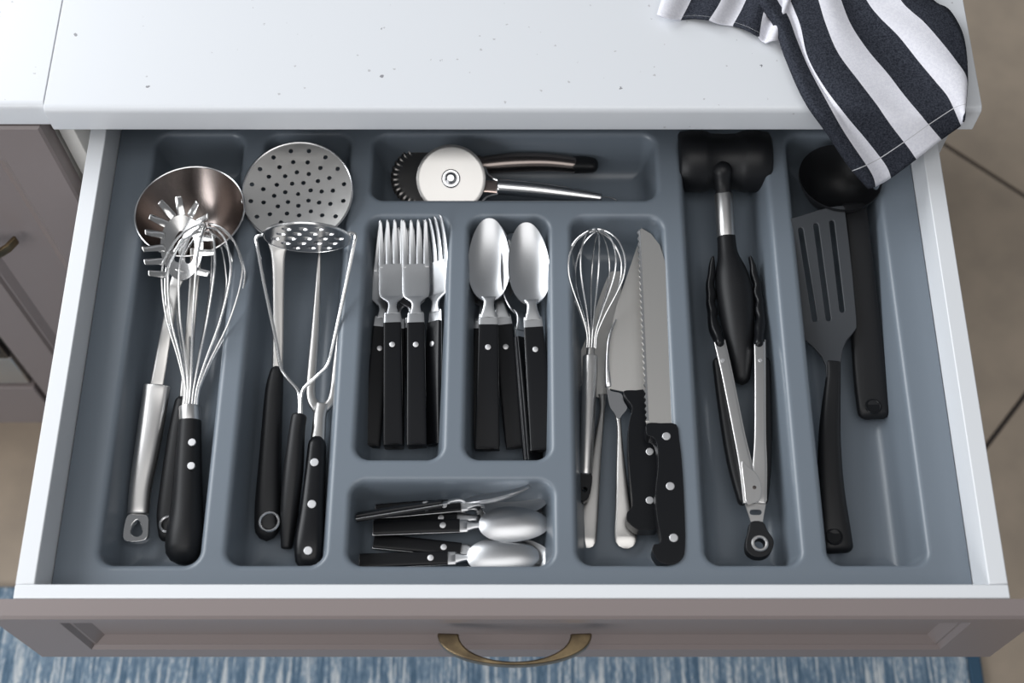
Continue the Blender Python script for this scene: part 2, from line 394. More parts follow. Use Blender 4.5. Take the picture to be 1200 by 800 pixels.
# ============================================================ cutlery tray (one moulded sheet)
def build_tray():
    x0, x1, y0, y1 = DXL+ST+.0008, DXR-ST-.0008, DYF+SF+.0012, .778
    ya = P(600, 668.5, TT).y; yb = P(600, 153.5, TT).y        # pocket front and rear lines
    yd0, yd1 = P(600, 544, TT).y, P(600, 249, TT).y
    X = lambda px, py: P(px, py, TT).x
    PK = [ (X(107, 660)*.5+X(177, 165)*.5, X(240.5, 660)*.5+X(291.5, 165)*.5, ya, yb),
           (X(256, 660)*.5+X(306.5, 165)*.5, X(387, 660)*.5+X(416.5, 165)*.5, ya, yb),
           (X(430, 200), X(775, 200), P(600, 238.5, TT).y, yb),
           ((X(424, 260)+X(411, 520))/2, (X(531, 260)+X(525, 520))/2, yd0, yd1),
           ((X(543, 260)+X(539, 520))/2, (X(649, 260)+X(650.5, 520))/2, yd0, yd1),
           (X(402, 620), X(655, 620), ya-.0005, P(600, 557.5, TT).y),
           ((X(662, 260)+X(671, 650))/2, (X(781, 260)+X(803, 650))/2, ya, yd1),
           ((X(789.5, 165)+X(821, 650))/2, (X(901, 165)+X(944, 650))/2, ya, yb),
           ((X(916, 165)+X(961, 650))/2, (X(1023, 165)+X(1099, 650))/2, ya, yb)]
    r_c = .017; D = TT-ZF; wall = .0075
    def axis(lo, hi, lines, sg):
        c = set([lo, hi]); a = lo
        while a < hi: c.add(a); a += .006
        for (l, s) in lines:
            for k in list(np.arange(-.001, .0062, .0008))+list(np.arange(.0062, .0100, .0012))+list(np.arange(.0100, .0270, .0011)): c.add(l+s*k)
        c = sorted(q for q in c if lo <= q <= hi); out = [c[0]]
        for q in c[1:]:
            if q-out[-1] > .0004: out.append(q)
        return np.array(out)
    gx = axis(x0, x1, [(p[0], 1) for p in PK]+[(p[1], -1) for p in PK], 1)
    gy = axis(y0, y1, [(p[2], 1) for p in PK]+[(p[3], -1) for p in PK], 1)
    XX, YY = np.meshgrid(gx, gy, indexing='ij'); Z = np.full(XX.shape, TT)
    phi = R(79); rt, rb = .0052, .0150; sk, dk = [-9], [0]            # rim fillet, drafted wall, floor fillet
    for k in range(9): a = phi*k/8; sk.append(rt*math.sin(a)); dk.append(rt*(1-math.cos(a)))
    s1, d1 = sk[-1], dk[-1]; d2 = D-rb*(1-math.cos(phi)); s2 = s1+(d2-d1)/math.tan(phi)
    for k in range(13): a = phi*(1-k/12); sk.append(s2+rb*(math.sin(phi)-math.sin(a))); dk.append(D-rb*(1-math.cos(a)))
    s_key = np.array(sk+[9]); d_key = np.array(dk+[D])
    for (a, b, c, d) in PK:
        cx, cy = (a+b)/2, (c+d)/2; hx, hy = (b-a)/2, (d-c)/2
        qx = np.abs(XX-cx)-(hx-r_c); qy = np.abs(YY-cy)-(hy-r_c)
        sd = np.sqrt(np.maximum(qx, 0)**2+np.maximum(qy, 0)**2)+np.minimum(np.maximum(qx, qy), 0)-r_c
        Z = np.minimum(Z, TT-np.interp(-sd, s_key, d_key))
    nx, ny = XX.shape
    vs = np.stack([XX, YY, Z], -1).reshape(-1, 3).tolist()
    idx = np.arange(nx*ny).reshape(nx, ny)
    fs = np.stack([idx[:-1, :-1], idx[1:, :-1], idx[1:, 1:], idx[:-1, 1:]], -1).reshape(-1, 4).tolist()
    border = list(idx[:, 0])+list(idx[-1, 1:])+list(idx[::-1, -1][1:])+list(idx[0, ::-1][1:-1])
    k = len(vs); vs += [[vs[i][0], vs[i][1], ZB+.0125] for i in border]
    for i in range(len(border)):
        j = (i+1) % len(border); fs.append([int(border[i]), k+i, k+j, int(border[j])])
    me = bpy.data.meshes.new('cutlery_tray'); me.from_pydata(vs, [], fs); me.materials.append(M['tray'])
    me.polygons.foreach_set('use_smooth', [True]*len(me.polygons)); me.set_sharp_from_angle(angle=R(70))
    o = bpy.data.objects.new('cutlery_tray', me); COL.objects.link(o)
    tag(o, 'slate grey moulded plastic cutlery tray with nine compartments inside the open drawer', 'tray'); return PK
PK = build_tray()
# ============================================================ flatware prototypes
def tang_handle(root, L, w0, w1, th=.0042):
    """black scales either side of a steel tang, plus the rivet"""
    mb = MB()
    sweep(mb, [(0.001, 0, th*.55, w0*.96, th*.5), (.004, 0, th*.55, w0, th*.5), (L*.5, 0, th*.62, (w0+w1)/2, th*.55), (L, 0, th*.5, w1, th*.42)], power=6, sub=3, n=20, cap=(True, False))
    sweep(mb, [(0.001, 0, -th*.55, w0*.96, th*.5), (.004, 0, -th*.55, w0, th*.5), (L*.5, 0, -th*.62, (w0+w1)/2, th*.55), (L, 0, -th*.5, w1, th*.42)], power=6, sub=3, n=20, cap=(True, False))
    mb.build('handle', M['black'], root, local=True)
    r = MB(); lathe(r, (L-.022*L/.115, 0, -th*1.22), (0, 0, 1), [(0, 0), (0, .002), (th*.06, .0026), (th*2.38, .0026), (th*2.44, .002), (th*2.44, 0)], n=14)
    r.build('rivet', M['rivet'], root, local=True, angle=25)
def make_fork():
    root = empty('table_fork', (0, 0, 0), None, 'fork', 'black handled forks')
    L = .1165; tang_handle(root, L, .0088, .0080); T = L+.003
    mb = MB()
    sweep(mb, [(.0, 0, 0, .0087, .0007), (L, 0, 0, .0080, .0008), (T+.007, 0, .0005, .0056, .0012), (T+.014, 0, 0, .0042, .0016), (T+.019, 0, -.0008, .0050, .0013), (T+.0235, 0, -.0020, .0095, .0010), (T+.0265, 0, -.0028, .0120, .0008), (T+.033, 0, -.0034, .0128, .0008), (T+.047, 0, -.0038, .0128, .0008), (T+.059, 0, -.0032, .0128, .0008)], power=3.5, sub=4, n=18, cap=(False, False))
    for k in (-1.5, -.5, .5, 1.5):
        y = k*.0067
        sweep(mb, [(T+.056, y, -.0034, .0027, .0008), (T+.070, y, -.0024, .0025, .0008), (T+.085, y*1.01, .0004, .0021, .0008), (T+.098, y*1.02, .0044, .0016, .0007), (L+.1035, y*1.02, .0064, .0006, .0005)], power=3.5, n=8, sub=3)
    mb.build('head', M['bowl'], root, local=True); return root
def make_spoon(name, cat, group, L, w0, w1, n0, BL, BW, depth):
    root = empty(name, (0, 0, 0), None, cat, group); tang_handle(root, L, w0, w1, .0040 if L > .09 else .0032)
    mb = MB(); b0 = L+n0
    sweep(mb, [(.0, 0, 0, w0*1.01, .0007), (L, 0, 0, w1*1.01, .0008), (L+n0*.3, 0, .0006, w1*.88, .0013), (L+n0*.65, 0, .0006, w1*.60, .0018), (L+n0*.9, 0, 0, w1*.55, .0017), (b0+BL*.025, 0, -.0014, w1*.75, .0010)], power=3, sub=4, n=16, cap=(False, False))
    bd = []
    for k in range(48):
        a = 2*math.pi*k/48; c = math.cos(a); s = math.sin(a)
        x = b0-BL*.03+BL*.5*1.03*(1+c); yy = BW*math.copysign(abs(s)**.92, s)*(1-.13*c)
        bd.append((x, yy))
    dish(mb, bd, depth, .0011, c=(b0+BL*.46, 0), rings=10, zedge=lambda x, y: .0032*max(0, (x-b0)/BL)**2-.0004, ex=2.3)
    mb.build('bowl', M['bowl'], root, local=True, angle=60); return root
fork0 = make_fork(); fork0['len0'] = .223
spoon0 = make_spoon('table_spoon', 'spoon', 'black handled table spoons', .1155, .0110, .0088, .0265, .079, .0194, .0064)
spoon0['len0'] = .221; tsp0 = make_spoon('teaspoon', 'spoon', 'black handled teaspoons', .074, .0062, .0056, .0185, .057, .0155, .0046); tsp0['len0'] = .1495
def place(proto, first, end, tip, z0, z1, roll, label, flip=False):
    if first: o = proto
    else:
        o = proto.copy(); COL.objects.link(o)
        for ch in list(proto.children):
            c = ch.copy(); COL.objects.link(c); c.parent = o
    A = P(*end, z0); B = P(*tip, z1); x = (B-A).normalized(); scale = (B-A).length/proto['len0']; roll += 180 if flip else 0; y = Vector((0, 0, 1)).cross(x).normalized(); z = x.cross(y)
    m = Matrix((x, y, z)).transposed().to_4x4() @ Matrix.Rotation(R(roll), 4, 'X')
    o.matrix_world = Matrix.Translation(A) @ m @ Matrix.Scale(scale, 4); o['label'] = label; return o
Z1 = ZF+.005
place(fork0, True, (461, 521), (459, 258), .742, .757, 0, 'black handled fork lying on top at the left of the fork compartment')
place(fork0, False, (488.5, 521), (486.5, 258), .744, .759, 0, 'black handled fork on top in the middle of the fork compartment')
place(fork0, False, (434.5, 522), (458, 265), .728, .749, 8, 'black handled fork slanting out underneath at the far left of the forks')
place(fork0, False, (462, 524), (467, 268), .7265, .746, 0, 'black handled fork hidden right under the top left fork')
place(fork0, False, (489, 523), (480, 266), .728, .750, 0, 'black handled fork hidden under the top middle fork')
place(fork0, False, (509, 520), (511, 254), .734, .763, -38, 'black handled fork rolled onto its side at the right of the forks')
place(spoon0, True, (571, 526), (573.5, 257), .742, .766, 0, 'large spoon lying on top at the left of the spoon compartment')
place(spoon0, False, (607, 523), (574, 260), .732, .7545, 0, 'large spoon underneath the left one with its handle slanting to the middle')
place(spoon0, False, (636, 527), (616, 262), .746, .767, 0, 'large spoon lying on top at the right of the spoon compartment')
place(spoon0, False, (627, 540), (600, 275), .736, .750, 42, 'large spoon standing on its edge beneath the right one')
place(spoon0, False, (562, 526), (571, 266), .7265, .746, 0, 'large spoon at the bottom of the left stack, its handle showing at the left')
place(tsp0, True, (421, 658), (631, 650), .734, .738, 0, 'teaspoon nearest the drawer front, lying bowl down', True)
place(tsp0, False, (438, 634), (646, 655), .724, .733, 0, 'teaspoon partly under the nearest teaspoon, handle slanting down to the right')
place(tsp0, False, (437, 619), (643, 613), .736, .741, 0, 'teaspoon lying bowl down in the middle of the small compartment', True)
place(tsp0, False, (438, 609), (636, 606), .7245, .729, 0, 'teaspoon hidden directly under the middle teaspoon')
place(tsp0, False, (438, 584), (636, 602), .7245, .727, 0, 'teaspoon at the back of the small compartment, handle end face showing flat grey')
place(tsp0, False, (440, 600), (643, 583), .729, .739, 0, 'teaspoon at the back right with its pale bowl tip showing behind the tilted one')
place(tsp0, False, (418, 606), (621, 573), .748, .762, -60, 'teaspoon tilted on its edge on top of the pile at the back')
# ============================================================ compartment A: ladle, pasta server, balloon whisk
def round_dish(mb, c, r, depth, tilt_x, tilt_y, thick=.0012, ex=2.2, n=56, rings=12, rx=1.0):
    m = Matrix.Rotation(tilt_y, 3, 'Y') @ Matrix.Rotation(tilt_x, 3, 'X')
    dish(mb, [(r*rx*math.cos(2*math.pi*k/n), r*math.sin(2*math.pi*k/n)) for k in range(n)], depth, thick, mp=lambda x, y, z: Vector(c)+m @ Vector((x, y, z)), rings=rings, ex=ex)
lc = P(222.5, 247, .7785)
ld = empty('soup_ladle', P(195, 620, ZF+.001), 'steel soup ladle with a wide dark bowl in the leftmost compartment, under the pasta server', 'ladle')
mb = MB(); round_dish(mb, lc, .0475, .040, R(-4), 0, ex=2.1); mb.build('bowl', M['dark_steel'], ld, angle=60)
mb = MB(); 
for a0 in [0]:
    wire(mb, [lc+Matrix.Rotation(R(-4), 3, 'X') @ Vector((  .0475*math.cos(2*math.pi*k/56),   .0475*math.sin(2*math.pi*k/56), .0003)) for k in range(57)], .0008, n=6)
mb.build('rim', M['steel'], ld)
mb = MB(); sw(mb, [(230, 292, .768, 7, .0012), (228, 325, .760, 6, .0014), (222, 400, .742, 5.5, .0015), (216, 468, .733, 6, .0015), (214, 485, .732, 6, .0015)], power=4); mb.build('shaft', M['satin'], ld)
mb = MB(); sw(mb, [(214, 472, .733, 9, .006), (209, 510, .731, 12, .008), (202, 570, .728, 14, .009), (198, 605, .727, 14, .008), (197, 626, .727, 11, .006)], power=2.6, n=20); hh = mb.build('handle', M['blackm'], ld)
mb = MB(); c = P(197, 614, .7357); wire(mb, [c+Vector((.0065*math.cos(R(k*18)), .0065*math.sin(R(k*18)), 0)) for k in range(21)], .0011, n=6); mb.build('hanging_ring', M['steel'], ld)
ps = empty('pasta_server', P(160, 620, ZF+.001), 'shiny steel toothed pasta server with steel handle lying in the bowl of the ladle', 'pasta server')
mb = MB(); m2 = MB()
bz = .786
def srv(x, y, z): p = P(x, y, bz); return p+Vector((0, 0, z))
bd = [(213+25*math.cos(a)*(1-.08*math.sin(a)), 290+38*math.sin(a)) for a in [2*math.pi*k/48 for k in range(48)]]
# bowl with a keyhole slot: flat ring plate between outline and slot, dished
def srz(x, y): q = ((x-213)/23)**2+((y-290)/38)**2; return bz-.006*(1-min(q, 1))
plate_px(mb, bd, [smooth_loop([(205, 306), (203, 290), (206, 277), (212, 270), (215, 275), (210, 284), (209, 297), (212, 306)], 2), smooth_loop([(217, 306), (217, 292), (220, 280), (226, 277), (228, 290), (226, 304), (221, 309)], 2)], srz, .0012)
for (ax, ay, tx, ty, lift) in [(194, 322, 175, 320, .008), (193, 306, 170, 307, .010), (192, 290, 168, 292, .011), (192, 276, 171, 272, .012), (195, 263, 176, 254, .013), (203, 254, 188, 237, .014), (213, 252, 209, 231, .014), (223, 253, 231, 238, .014), (230, 262, 243, 253, .012), (233, 279, 251, 279, .010), (234, 296, 251, 296, .009), (231, 318, 244, 321, .007)]:
    mx_, my_ = (ax+tx)/2, (ay+ty)/2
    sw(mb, [(ax, ay, bz-.001, 4.6, .0009), (mx_, my_, bz+lift*.2, 4.4, .0009), (tx, ty, bz+lift*.6, 3.9, .0009)], n=10, power=3, sub=3)
mb.build('toothed_head', M['headsteel'], ps, angle=50)
mb = MB(); sw(mb, [(212, 318, bz-.003, 8, .0010), (206, 332, .781, 7, .0012), (203, 345, .776, 6, .0014), (193, 400, .753, 7, .0014), (183, 455, .742, 8, .0014)], power=4); mb.build('shaft', M['satin'], ps)
mb = MB(); sw(mb, [(184, 453, .742, 15.5, .0062), (180, 480, .738, 15.5, .0072), (172, 530, .735, 14.5, .0078), (165, 570, .733, 13, .0074), (162, 601, .732, 12.5, .0064)], power=2.5, n=24, capk=.25); mb.build('handle', M['brush'], ps)
mb = MB(); plate_px(mb, smooth_loop([(149, 603), (160, 602), (173, 604), (174, 618), (172, 631), (160, 635), (145, 633), (144, 620)], 3), [smooth_loop([(161, 609), (166, 618), (165, 626), (158, 628), (153, 624), (155, 615)], 3)], .737, .006); mb.build('hanging_loop', M['chrome'], ps, bevel=.0008)
def balloon(name, px0, px1, z0, z1, nw, rmax, wr, parent, rad0=.006, seed=0, flat=1.0, peak=.66):
    A = P(*px0, z0); B = P(*px1, z1); ax = (B-A).normalized(); L = (B-A).length; S = ax.cross(Vector((0, 0, 1))).normalized(); U = S.cross(ax)
    prof = [(0, rad0/rmax), (.12, .18), (.28, .42), (.45, .75), (peak-.08, .95), (peak+.04, 1.0), (.80, .93), (.90, .72), (.96, .45), (.99, .2), (1.0, 0)]
    ph = cr([(s, r, 0) for s, r in prof], 3)
    for k in range(nw):
        a = math.pi*(k+.35)/nw; kk = 1-.05*((k*7) % 3)/2; LL = L*(1-.045*(k % 3)/2); d = S*math.cos(a)+U*math.sin(a)*flat
        pl = [A+ax*q[0]*LL+d*q[1]*rmax*kk for q in ph]+[A+ax*q[0]*LL-d*q[1]*rmax*kk for q in ph[::-1][1:]]
        mb = MB(); wire(mb, pl, wr, n=8); mb.build(name, M['wire'], parent)
bw = empty('balloon_whisk', P(216, 655, ZF+.001), 'large steel balloon whisk with a thick black riveted handle in the left compartment', 'whisk')
balloon('wire_loop', (222, 482), (245, 262), .748, .786, 7, .0345, .00105, bw, peak=.70)
mb = MB(); sw(mb, [(222, 478, .747, 12.5, .0095), (222.5, 494, .746, 12.5, .0095)], sub=2, n=28, capk=.1); mb.build('ferrule', M['brush'], bw)
mb = MB(); sw(mb, [(222.5, 493, .746, 13.2, .0098), (221, 530, .742, 15, .0115), (219, 590, .738, 18, .0135), (217, 625, .737, 21.5, .0150), (215.5, 642, .736, 21.5, .0150)], n=28, capk=.9, power=2.2, cap=(False, True)); mb.build('handle', M['blackm'], bw)
rivet(bw, 225, 518, .7545, .0032); rivet(bw, 224, 545.5, .7545, .0032)
# ============================================================ compartment B: skimmer, masher, carving fork
sk = empty('skimmer', P(313, 630, ZF+.001), 'flat round steel skimmer pierced with many small holes, black handle with a hanging ring', 'skimmer')
mb = MB(); dc = P(348.5, 225, .7745); rr = 64.5*mpp(348, 225, .7745); m = Matrix.Rotation(R(7), 3, 'X')
holes = [circ(0, 0, .0020, 8)]
for cnt, r_, off in [(7, .0115, .3), (12, .0210, .1), (15, .0310, .5), (16, .0415, .2)]:
    for k in range(cnt):
        a = 2*math.pi*k/cnt+off; holes.append(circ(r_*math.cos(a), r_*math.sin(a), .0021, 8))
def dm(x, y): q = (x*x+y*y)/rr/rr; return dc+m @ Vector((x, y, -.004*(1-q)))
plate(mb, circ(0, 0, rr, 64), holes, dm, m @ Vector((0, 0, 1)), .0012); mb.build('pierced_disc', M['satin'], sk, angle=30)
mb = MB(); wire(mb, [dm(rr*math.cos(2*math.pi*k/64), rr*math.sin(2*math.pi*k/64)) for k in range(65)], .0009, n=6); mb.build('rim', M['steel'], sk)
mb = MB(); sw(mb, [(330, 270, .7695, 18, .0009), (327, 283, .767, 14, .0012), (326, 298, .763, 8.5, .0017), (326.5, 330, .757, 7, .0019), (326, 400, .745, 6.5, .0019), (325, 442, .738, 6.5, .0018)], power=3, n=16); mb.build('shaft', M['satin'], sk)
mb = MB(); sw(mb, [(324, 438, .738, 8, .0058), (321, 462, .736, 10.5, .0075), (317, 530, .733, 12.5, .0088), (314, 590, .7305, 15, .0088), (313, 618, .7295, 14.5, .0072)], power=2.7, n=24, capk=1.6); mb.build('handle', M['blackm'], sk)
mb = MB(); c = P(315.5, 611, .7385); wire(mb, [c+Vector((.0078*math.cos(R(k*15)), .0078*math.sin(R(k*15)), 0)) for k in range(25)], .0012, n=8); mb.build('hanging_ring', M['steel'], sk)
mk = empty('potato_masher', P(336, 640, ZF+.001), 'wire potato masher with an upright perforated round plate and slim black handle', 'masher')
mc = P(360, 277, .793); mr = 50.5*mpp(360, 276, .793); V = Vector((0, -.19, .982)); NV = Vector((0, .982, .19))
mb = MB(); holes = []
for (ry_, xs) in [(-.024, (-1, 0, 1)), (-.012, (-1.5, -.5, .5, 1.5)), (0, (-2, -1, 0, 1, 2)), (.012, (-1.5, -.5, .5, 1.5)), (.024, (-1, 0, 1))]:
    for q in xs: holes.append(circ(q*.0135, ry_, .0043, 12))
plate(mb, circ(0, 0, mr, 48), holes, lambda x, y: mc+Vector((1, 0, 0))*x+V*y, NV, .0018); mb.build('perforated_plate', M['steel'], mk, angle=30)
mb = MB(); wire(mb, [mc+Vector((1, 0, 0))*mr*math.cos(2*math.pi*k/48)+V*mr*math.sin(2*math.pi*k/48)-NV*.0009 for k in range(49)], .0013, n=6); mb.build('rim', M['wire'], mk)
mb = MB()
for pth in ([(316, 275.5, .794), (304, 276, .794), (300, 280, .793), (302, 292, .791), (312, 345, .776), (324, 402, .760), (329, 430, .752), (337, 443, .751), (348, 456, .750), (351, 466, .749), (351, 489, .747)],
            [(404, 274, .794), (413, 273, .794), (416.5, 277, .793), (414, 290, .791), (404, 340, .776), (391, 400, .760), (384, 427, .752), (372, 440, .751), (357, 454, .750), (353, 466, .749), (352.5, 489, .747)]):
    q = cr([tuple(P(*p)) for p in pth], 4); wire(mb, q, .00155, n=8)
mb.build('wire_frame', M['wire'], mk)
mb = MB(); sw(mb, [(350.5, 489, .747, 9, .0065), (348, 505, .745, 9.3, .0075), (344, 550, .7405, 11.5, .0088), (339, 600, .7345, 10.5, .0080), (336, 640, .7285, 6.8, .0055)], n=22, power=2.3, capk=.5); mb.build('handle', M['blackm'], mk)
cf = empty('carving_fork', P(362, 660, ZF+.001), 'two-pronged steel carving fork with a black handle and three rivets', 'fork')
mb = MB()
sw(mb, [(374.5, 284, .752, .8, .0006), (373.5, 320, .745, 2.8, .0016), (370, 380, .738, 4.6, .0022), (366, 430, .736, 5.4, .0024), (364, 455, .736, 5.4, .0024), (366, 470, .736, 5.6, .0024), (375, 481, .7365, 7, .0024)], power=3, n=12)
sw(mb, [(406.5, 281, .752, .8, .0006), (405, 320, .745, 2.4, .0016), (400, 380, .738, 4, .0022), (394.5, 430, .736, 4.8, .0024), (391, 460, .736, 4.8, .0024), (386, 473, .736, 5.2, .0024), (375, 481, .7365, 7, .0024)], power=3, n=12)
sw(mb, [(378, 474, .7365, 8, .0026), (375, 486, .737, 7.5, .0034), (373.5, 505, .738, 8, .004), (371.5, 526, .738, 9.5, .004)], power=3, n=16, capk=.3)
mb.build('prongs', M['satin'], cf)
mb = MB(); sw(mb, [(371.5, 523, .738, 10.5, .0075), (369, 560, .737, 12, .0085), (366, 600, .736, 14, .0095), (363, 635, .735, 17, .010), (362, 652, .734, 16.5, .0095)], power=3.2, n=24, capk=1.4, cap=(True, True)); mb.build('handle', M['black'], cf)
for (x, y) in ((368.5, 541.5), (365.5, 590.5), (361, 645)): rivet(cf, x, y, .7455, .0035)
# ============================================================ compartment C: pastry wheel, pizza cutter
pw = empty('pastry_wheel', P(690, 200, ZF+.001), 'pastry wheel with crimped edge and dark steel handle lying behind the pizza cutter', 'pastry cutter')
wc = P(497, 208, .738); mb = MB(); wr_ = 39*mpp(497, 208, .738); m = Matrix.Rotation(R(10), 3, 'X'); n = 272
out = []
for k in range(n):
    a = 2*math.pi*k/n; out.append((wr_*math.cos(a), wr_*math.sin(a)))
vs = []; fs = []
for side in (0, 1):
    vs.append(wc+m @ Vector((0, 0, .0008 if side == 0 else -.0008)))
    for ri, (rf, amp) in enumerate(((.75, 0), (.90, 0), (.955, .7), (1.0, 1.0))):
        for k, (x, y) in enumerate(out):
            zz = .0026*amp*math.sin(k*2*math.pi/n*34)
            vs.append(wc+m @ Vector((x*rf, y*rf, zz+(.0008 if side == 0 else -.0008))))
mm = 1+4*n
for side in (0, 1):
    o_ = side*mm
    for i in range(n): fs.append((o_, o_+1+i, o_+1+(i+1) % n))
    for q in range(3):
        for i in range(n): a = o_+1+q*n+i; b = o_+1+q*n+(i+1) % n; fs.append((a, b, b+n, a+n))
for i in range(n): a = 1+3*n+i; b = 1+3*n+(i+1) % n; fs.append((a, b, b+mm, a+mm))
mb.add(vs, fs); mb.build('crimped_wheel', M['wheel'], pw, angle=50)
mb = MB(); lathe(mb, wc-Vector((0, 0, .003)), m @ Vector((0, 0, 1)), [(0, .004), (.006, .004), (.007, .003), (.007, 0)], n=18); mb.build('axle', M['steel'], pw)
mb = MB(); sw(mb, [(497, 197, .742, 6, .001), (530, 192, .744, 7, .0012), (562, 191, .744, 10, .003)], power=3); mb.build('fork_bracket', M['dark_steel'], pw)
mb = MB(); sw(mb, [(560, 194, .740, 10.5, .0070), (600, 190.5, .741, 12, .0085), (640, 190, .740, 11, .0080), (673, 193, .738, 10, .007)], n=24, capk=.2); mb.build('handle', M['dark_steel'], pw)
mb = MB(); sw(mb, [(672, 193, .738, 9.5, .0066), (686, 193, .737, 9.5, .0062), (694, 193.5, .737, 8.5, .0055)], n=20, power=2.8); mb.build('end_cap', M['blackm'], pw)
pc = empty('pizza_cutter', P(700, 230, ZF+.001), 'pizza cutter with a bright round steel wheel and tapered steel handle in the top compartment', 'pizza cutter')
cc = P(528.5, 209.5, .760); pr = 40.5*mpp(528, 209, .757); m = Matrix.Rotation(R(24), 3, 'X')
mb = MB(); lathe(mb, cc, m @ Vector((0, 0, 1)), [(-.0006, pr*.9), (0, pr), (.0008, pr*.93), (.0009, pr*.9), (.0009, .006), (.0009, 0)], n=72); mb.build('wheel', M['satin'], pc, angle=15)
mb = MB(); lathe(mb, cc, m @ Vector((0, 0, 1)), [(.0005, .0085), (.0022, .0085), (.0030, .0075), (.0030, .0058), (.0022, .005), (.0050, .0045), (.0062, .003), (.0065, 0)], n=28); mb.build('hub', M['steel'], pc, angle=25)
mb = MB(); sw(mb, [(530, 216, .748, 4, .0008), (556, 218, .751, 8, .0010), (572, 218.5, .752, 8, .0012), (585, 219.5, .752, 8.5, .0013)], power=4); mb.build('bracket', mat('copper_tinted_steel', (.75, .60, .54), .3, 1), pc)
mb = MB()
for s in ((568, 196, 573, 206, 583, 211), (563, 239, 570, 231, 583, 227)):
    q = cr([tuple(P(s[0], s[1], .752)), tuple(P(s[2], s[3], .752)), tuple(P(s[4], s[5], .752))], 4); wire(mb, q, .0011, n=8)
mb.build('guard', M['wire'], pc)
mb = MB(); sw(mb, [(585, 219, .753, 9.4, .0070), (625, 222.5, .752, 9.6, .0072), (670, 228, .750, 8.4, .0064), (703, 232.5, .748, 6.6, .0052)], n=24, capk=.3); mb.build('handle', M['steel'], pc)
mb = MB(); q = cr([tuple(P(x, y, .743)) for x, y in ((702, 231), (712, 231), (721, 234), (722, 239), (714, 241), (703, 238))], 4); wire(mb, q, .0009, n=8); mb.build('hanging_loop', M['wire'], pc)
# ============================================================ compartment G: knives, small whisk, servers
cs = empty('cake_server', P(689, 640, ZF+.001), 'dull steel cake server with a broad pale blade partly under the small whisk', 'cake server')
mb = MB(); plate_px(mb, smooth_loop([(714, 321), (722, 318), (730, 322), (724, 360), (716, 395), (713, 430), (714, 455), (706, 466), (695, 462), (683, 452), (676, 440), (676, 426), (682, 408), (690, 388), (702, 350)], 3), [], .7245, .0014); mb.build('blade', M['blade'], cs)
mb = MB(); sw(mb, [(706, 462, .7245, 5, .0012), (706, 480, .7255, 3.4, .0022), (701, 515, .727, 5, .0022), (695, 565, .726, 8, .0020), (690, 612, .724, 10.5, .0018), (689, 632, .7235, 10, .0016)], power=2.6, capk=4.5, n=20, cap=(False, True)); mb.build('handle', M['satin'], cs)
bk = empty('butter_knife', P(733, 635, ZF+.001), 'one-piece steel spreader with a flat rounded handle end, right of the cake server', 'knife')
mb = MB(); sw(mb, [(722, 374, .745, .8, .0006), (714, 395, .744, 2, .002), (711.5, 425, .741, 2.4, .003), (713, 452, .738, 4, .0025)], power=2.6)
plate_px(mb, smooth_loop([(711, 452), (716, 458), (728, 461), (731, 470), (735, 478), (729, 486), (725, 491), (720, 484), (714, 474)], 3), [], .7385, .0012)
mb.build('blade', M['steel'], bk)
mb = MB(); sw(mb, [(723.5, 483, .7365, 4, .0015), (725.5, 500, .735, 2.6, .0022), (727, 540, .731, 5, .0022), (730, 590, .727, 9, .0019), (733, 618, .725, 13, .0016), (733.5, 630, .7245, 13, .0015)], power=2.5, capk=6, n=20); mb.build('handle', M['satin'], bk)
sm = empty('small_whisk', P(685, 580, ZF+.001), 'small wire whisk with slim steel handle at the left of the knife compartment', 'whisk')
balloon('wire_loop', (692.5, 408), (700, 268), .744, .770, 5, .0262, .00075, sm, rad0=.004, peak=.66)
mb = MB(); sw(mb, [(692.5, 398, .7445, 4.2, .0030), (691.5, 421, .743, 5, .0036)], sub=2, n=18); mb.build('wire_collar', M['satin'], sm)
mb = MB(); sw(mb, [(691.5, 419, .743, 8.8, .0060), (690, 470, .740, 8.4, .0062), (688, 520, .737, 7.8, .0060), (686.5, 555, .734, 7.4, .0055)], n=26, capk=.3); mb.build('handle', M['brush'], sm)
mb = MB(); plate_px(mb, smooth_loop([(680, 554), (693, 554), (693, 570), (688, 585), (680, 586), (677, 572)], 3), [circ(685, 573, 3, 10)], .738, .007); mb.build('end_cap', M['blackm'], sm, bevel=.001)
ck = empty('chef_knife', P(760, 612, ZF+.001), 'broad plain knife with a black riveted handle lying under the serrated knife', 'knife')
mb = MB(); plate_px(mb, [(752, 266), (748, 284), (740, 308), (732, 331), (724, 353), (718, 376), (714, 400), (712.5, 430), (713.5, 455), (733, 459), (757, 460), (759, 400), (758, 330), (755, 285)], [], lambda x, y: .7395+(455-y)*.00006, .0016); mb.build('blade', M['blade'], ck)
mb = MB(); plate_px(mb, smooth_loop([(731, 458), (745, 457), (757, 458), (763, 480), (768, 520), (771, 570), (772, 612), (768, 620), (754, 621), (745, 619), (735, 610), (735, 600), (741, 592), (739, 565), (736, 526), (737, 497), (741, 477), (735, 467)], 3), [], .7455, .014); mb.build('handle', M['black'], ck, bevel=.0062, seg=5)
rivet(ck, 761.5, 529, .7455, .0032); rivet(ck, 761.5, 586, .7455, .0032)
br = empty('bread_knife', P(786, 655, ZF+.001), 'long serrated bread knife with a black riveted handle on the right of the knife compartment', 'knife')
ser = []
for k in range(0, 64):
    t = k/63; x = 747.5+10*t; y = 269+224*t; ser.append((x+(-1.2 if k % 2 else .9), y))
mb = MB(); zk = lambda x, y: .7620+(495-y)*.00001
plate_px(mb, ser+[(758.5, 498), (797, 498), (795, 460), (791, 410), (785, 350), (779, 305), (773, 287), (763, 274), (753, 268)], [], zk, .0014); mb.build('blade', M['blade'], br)
mb = MB(); q = [(x+1.6, y) for x, y in ser]
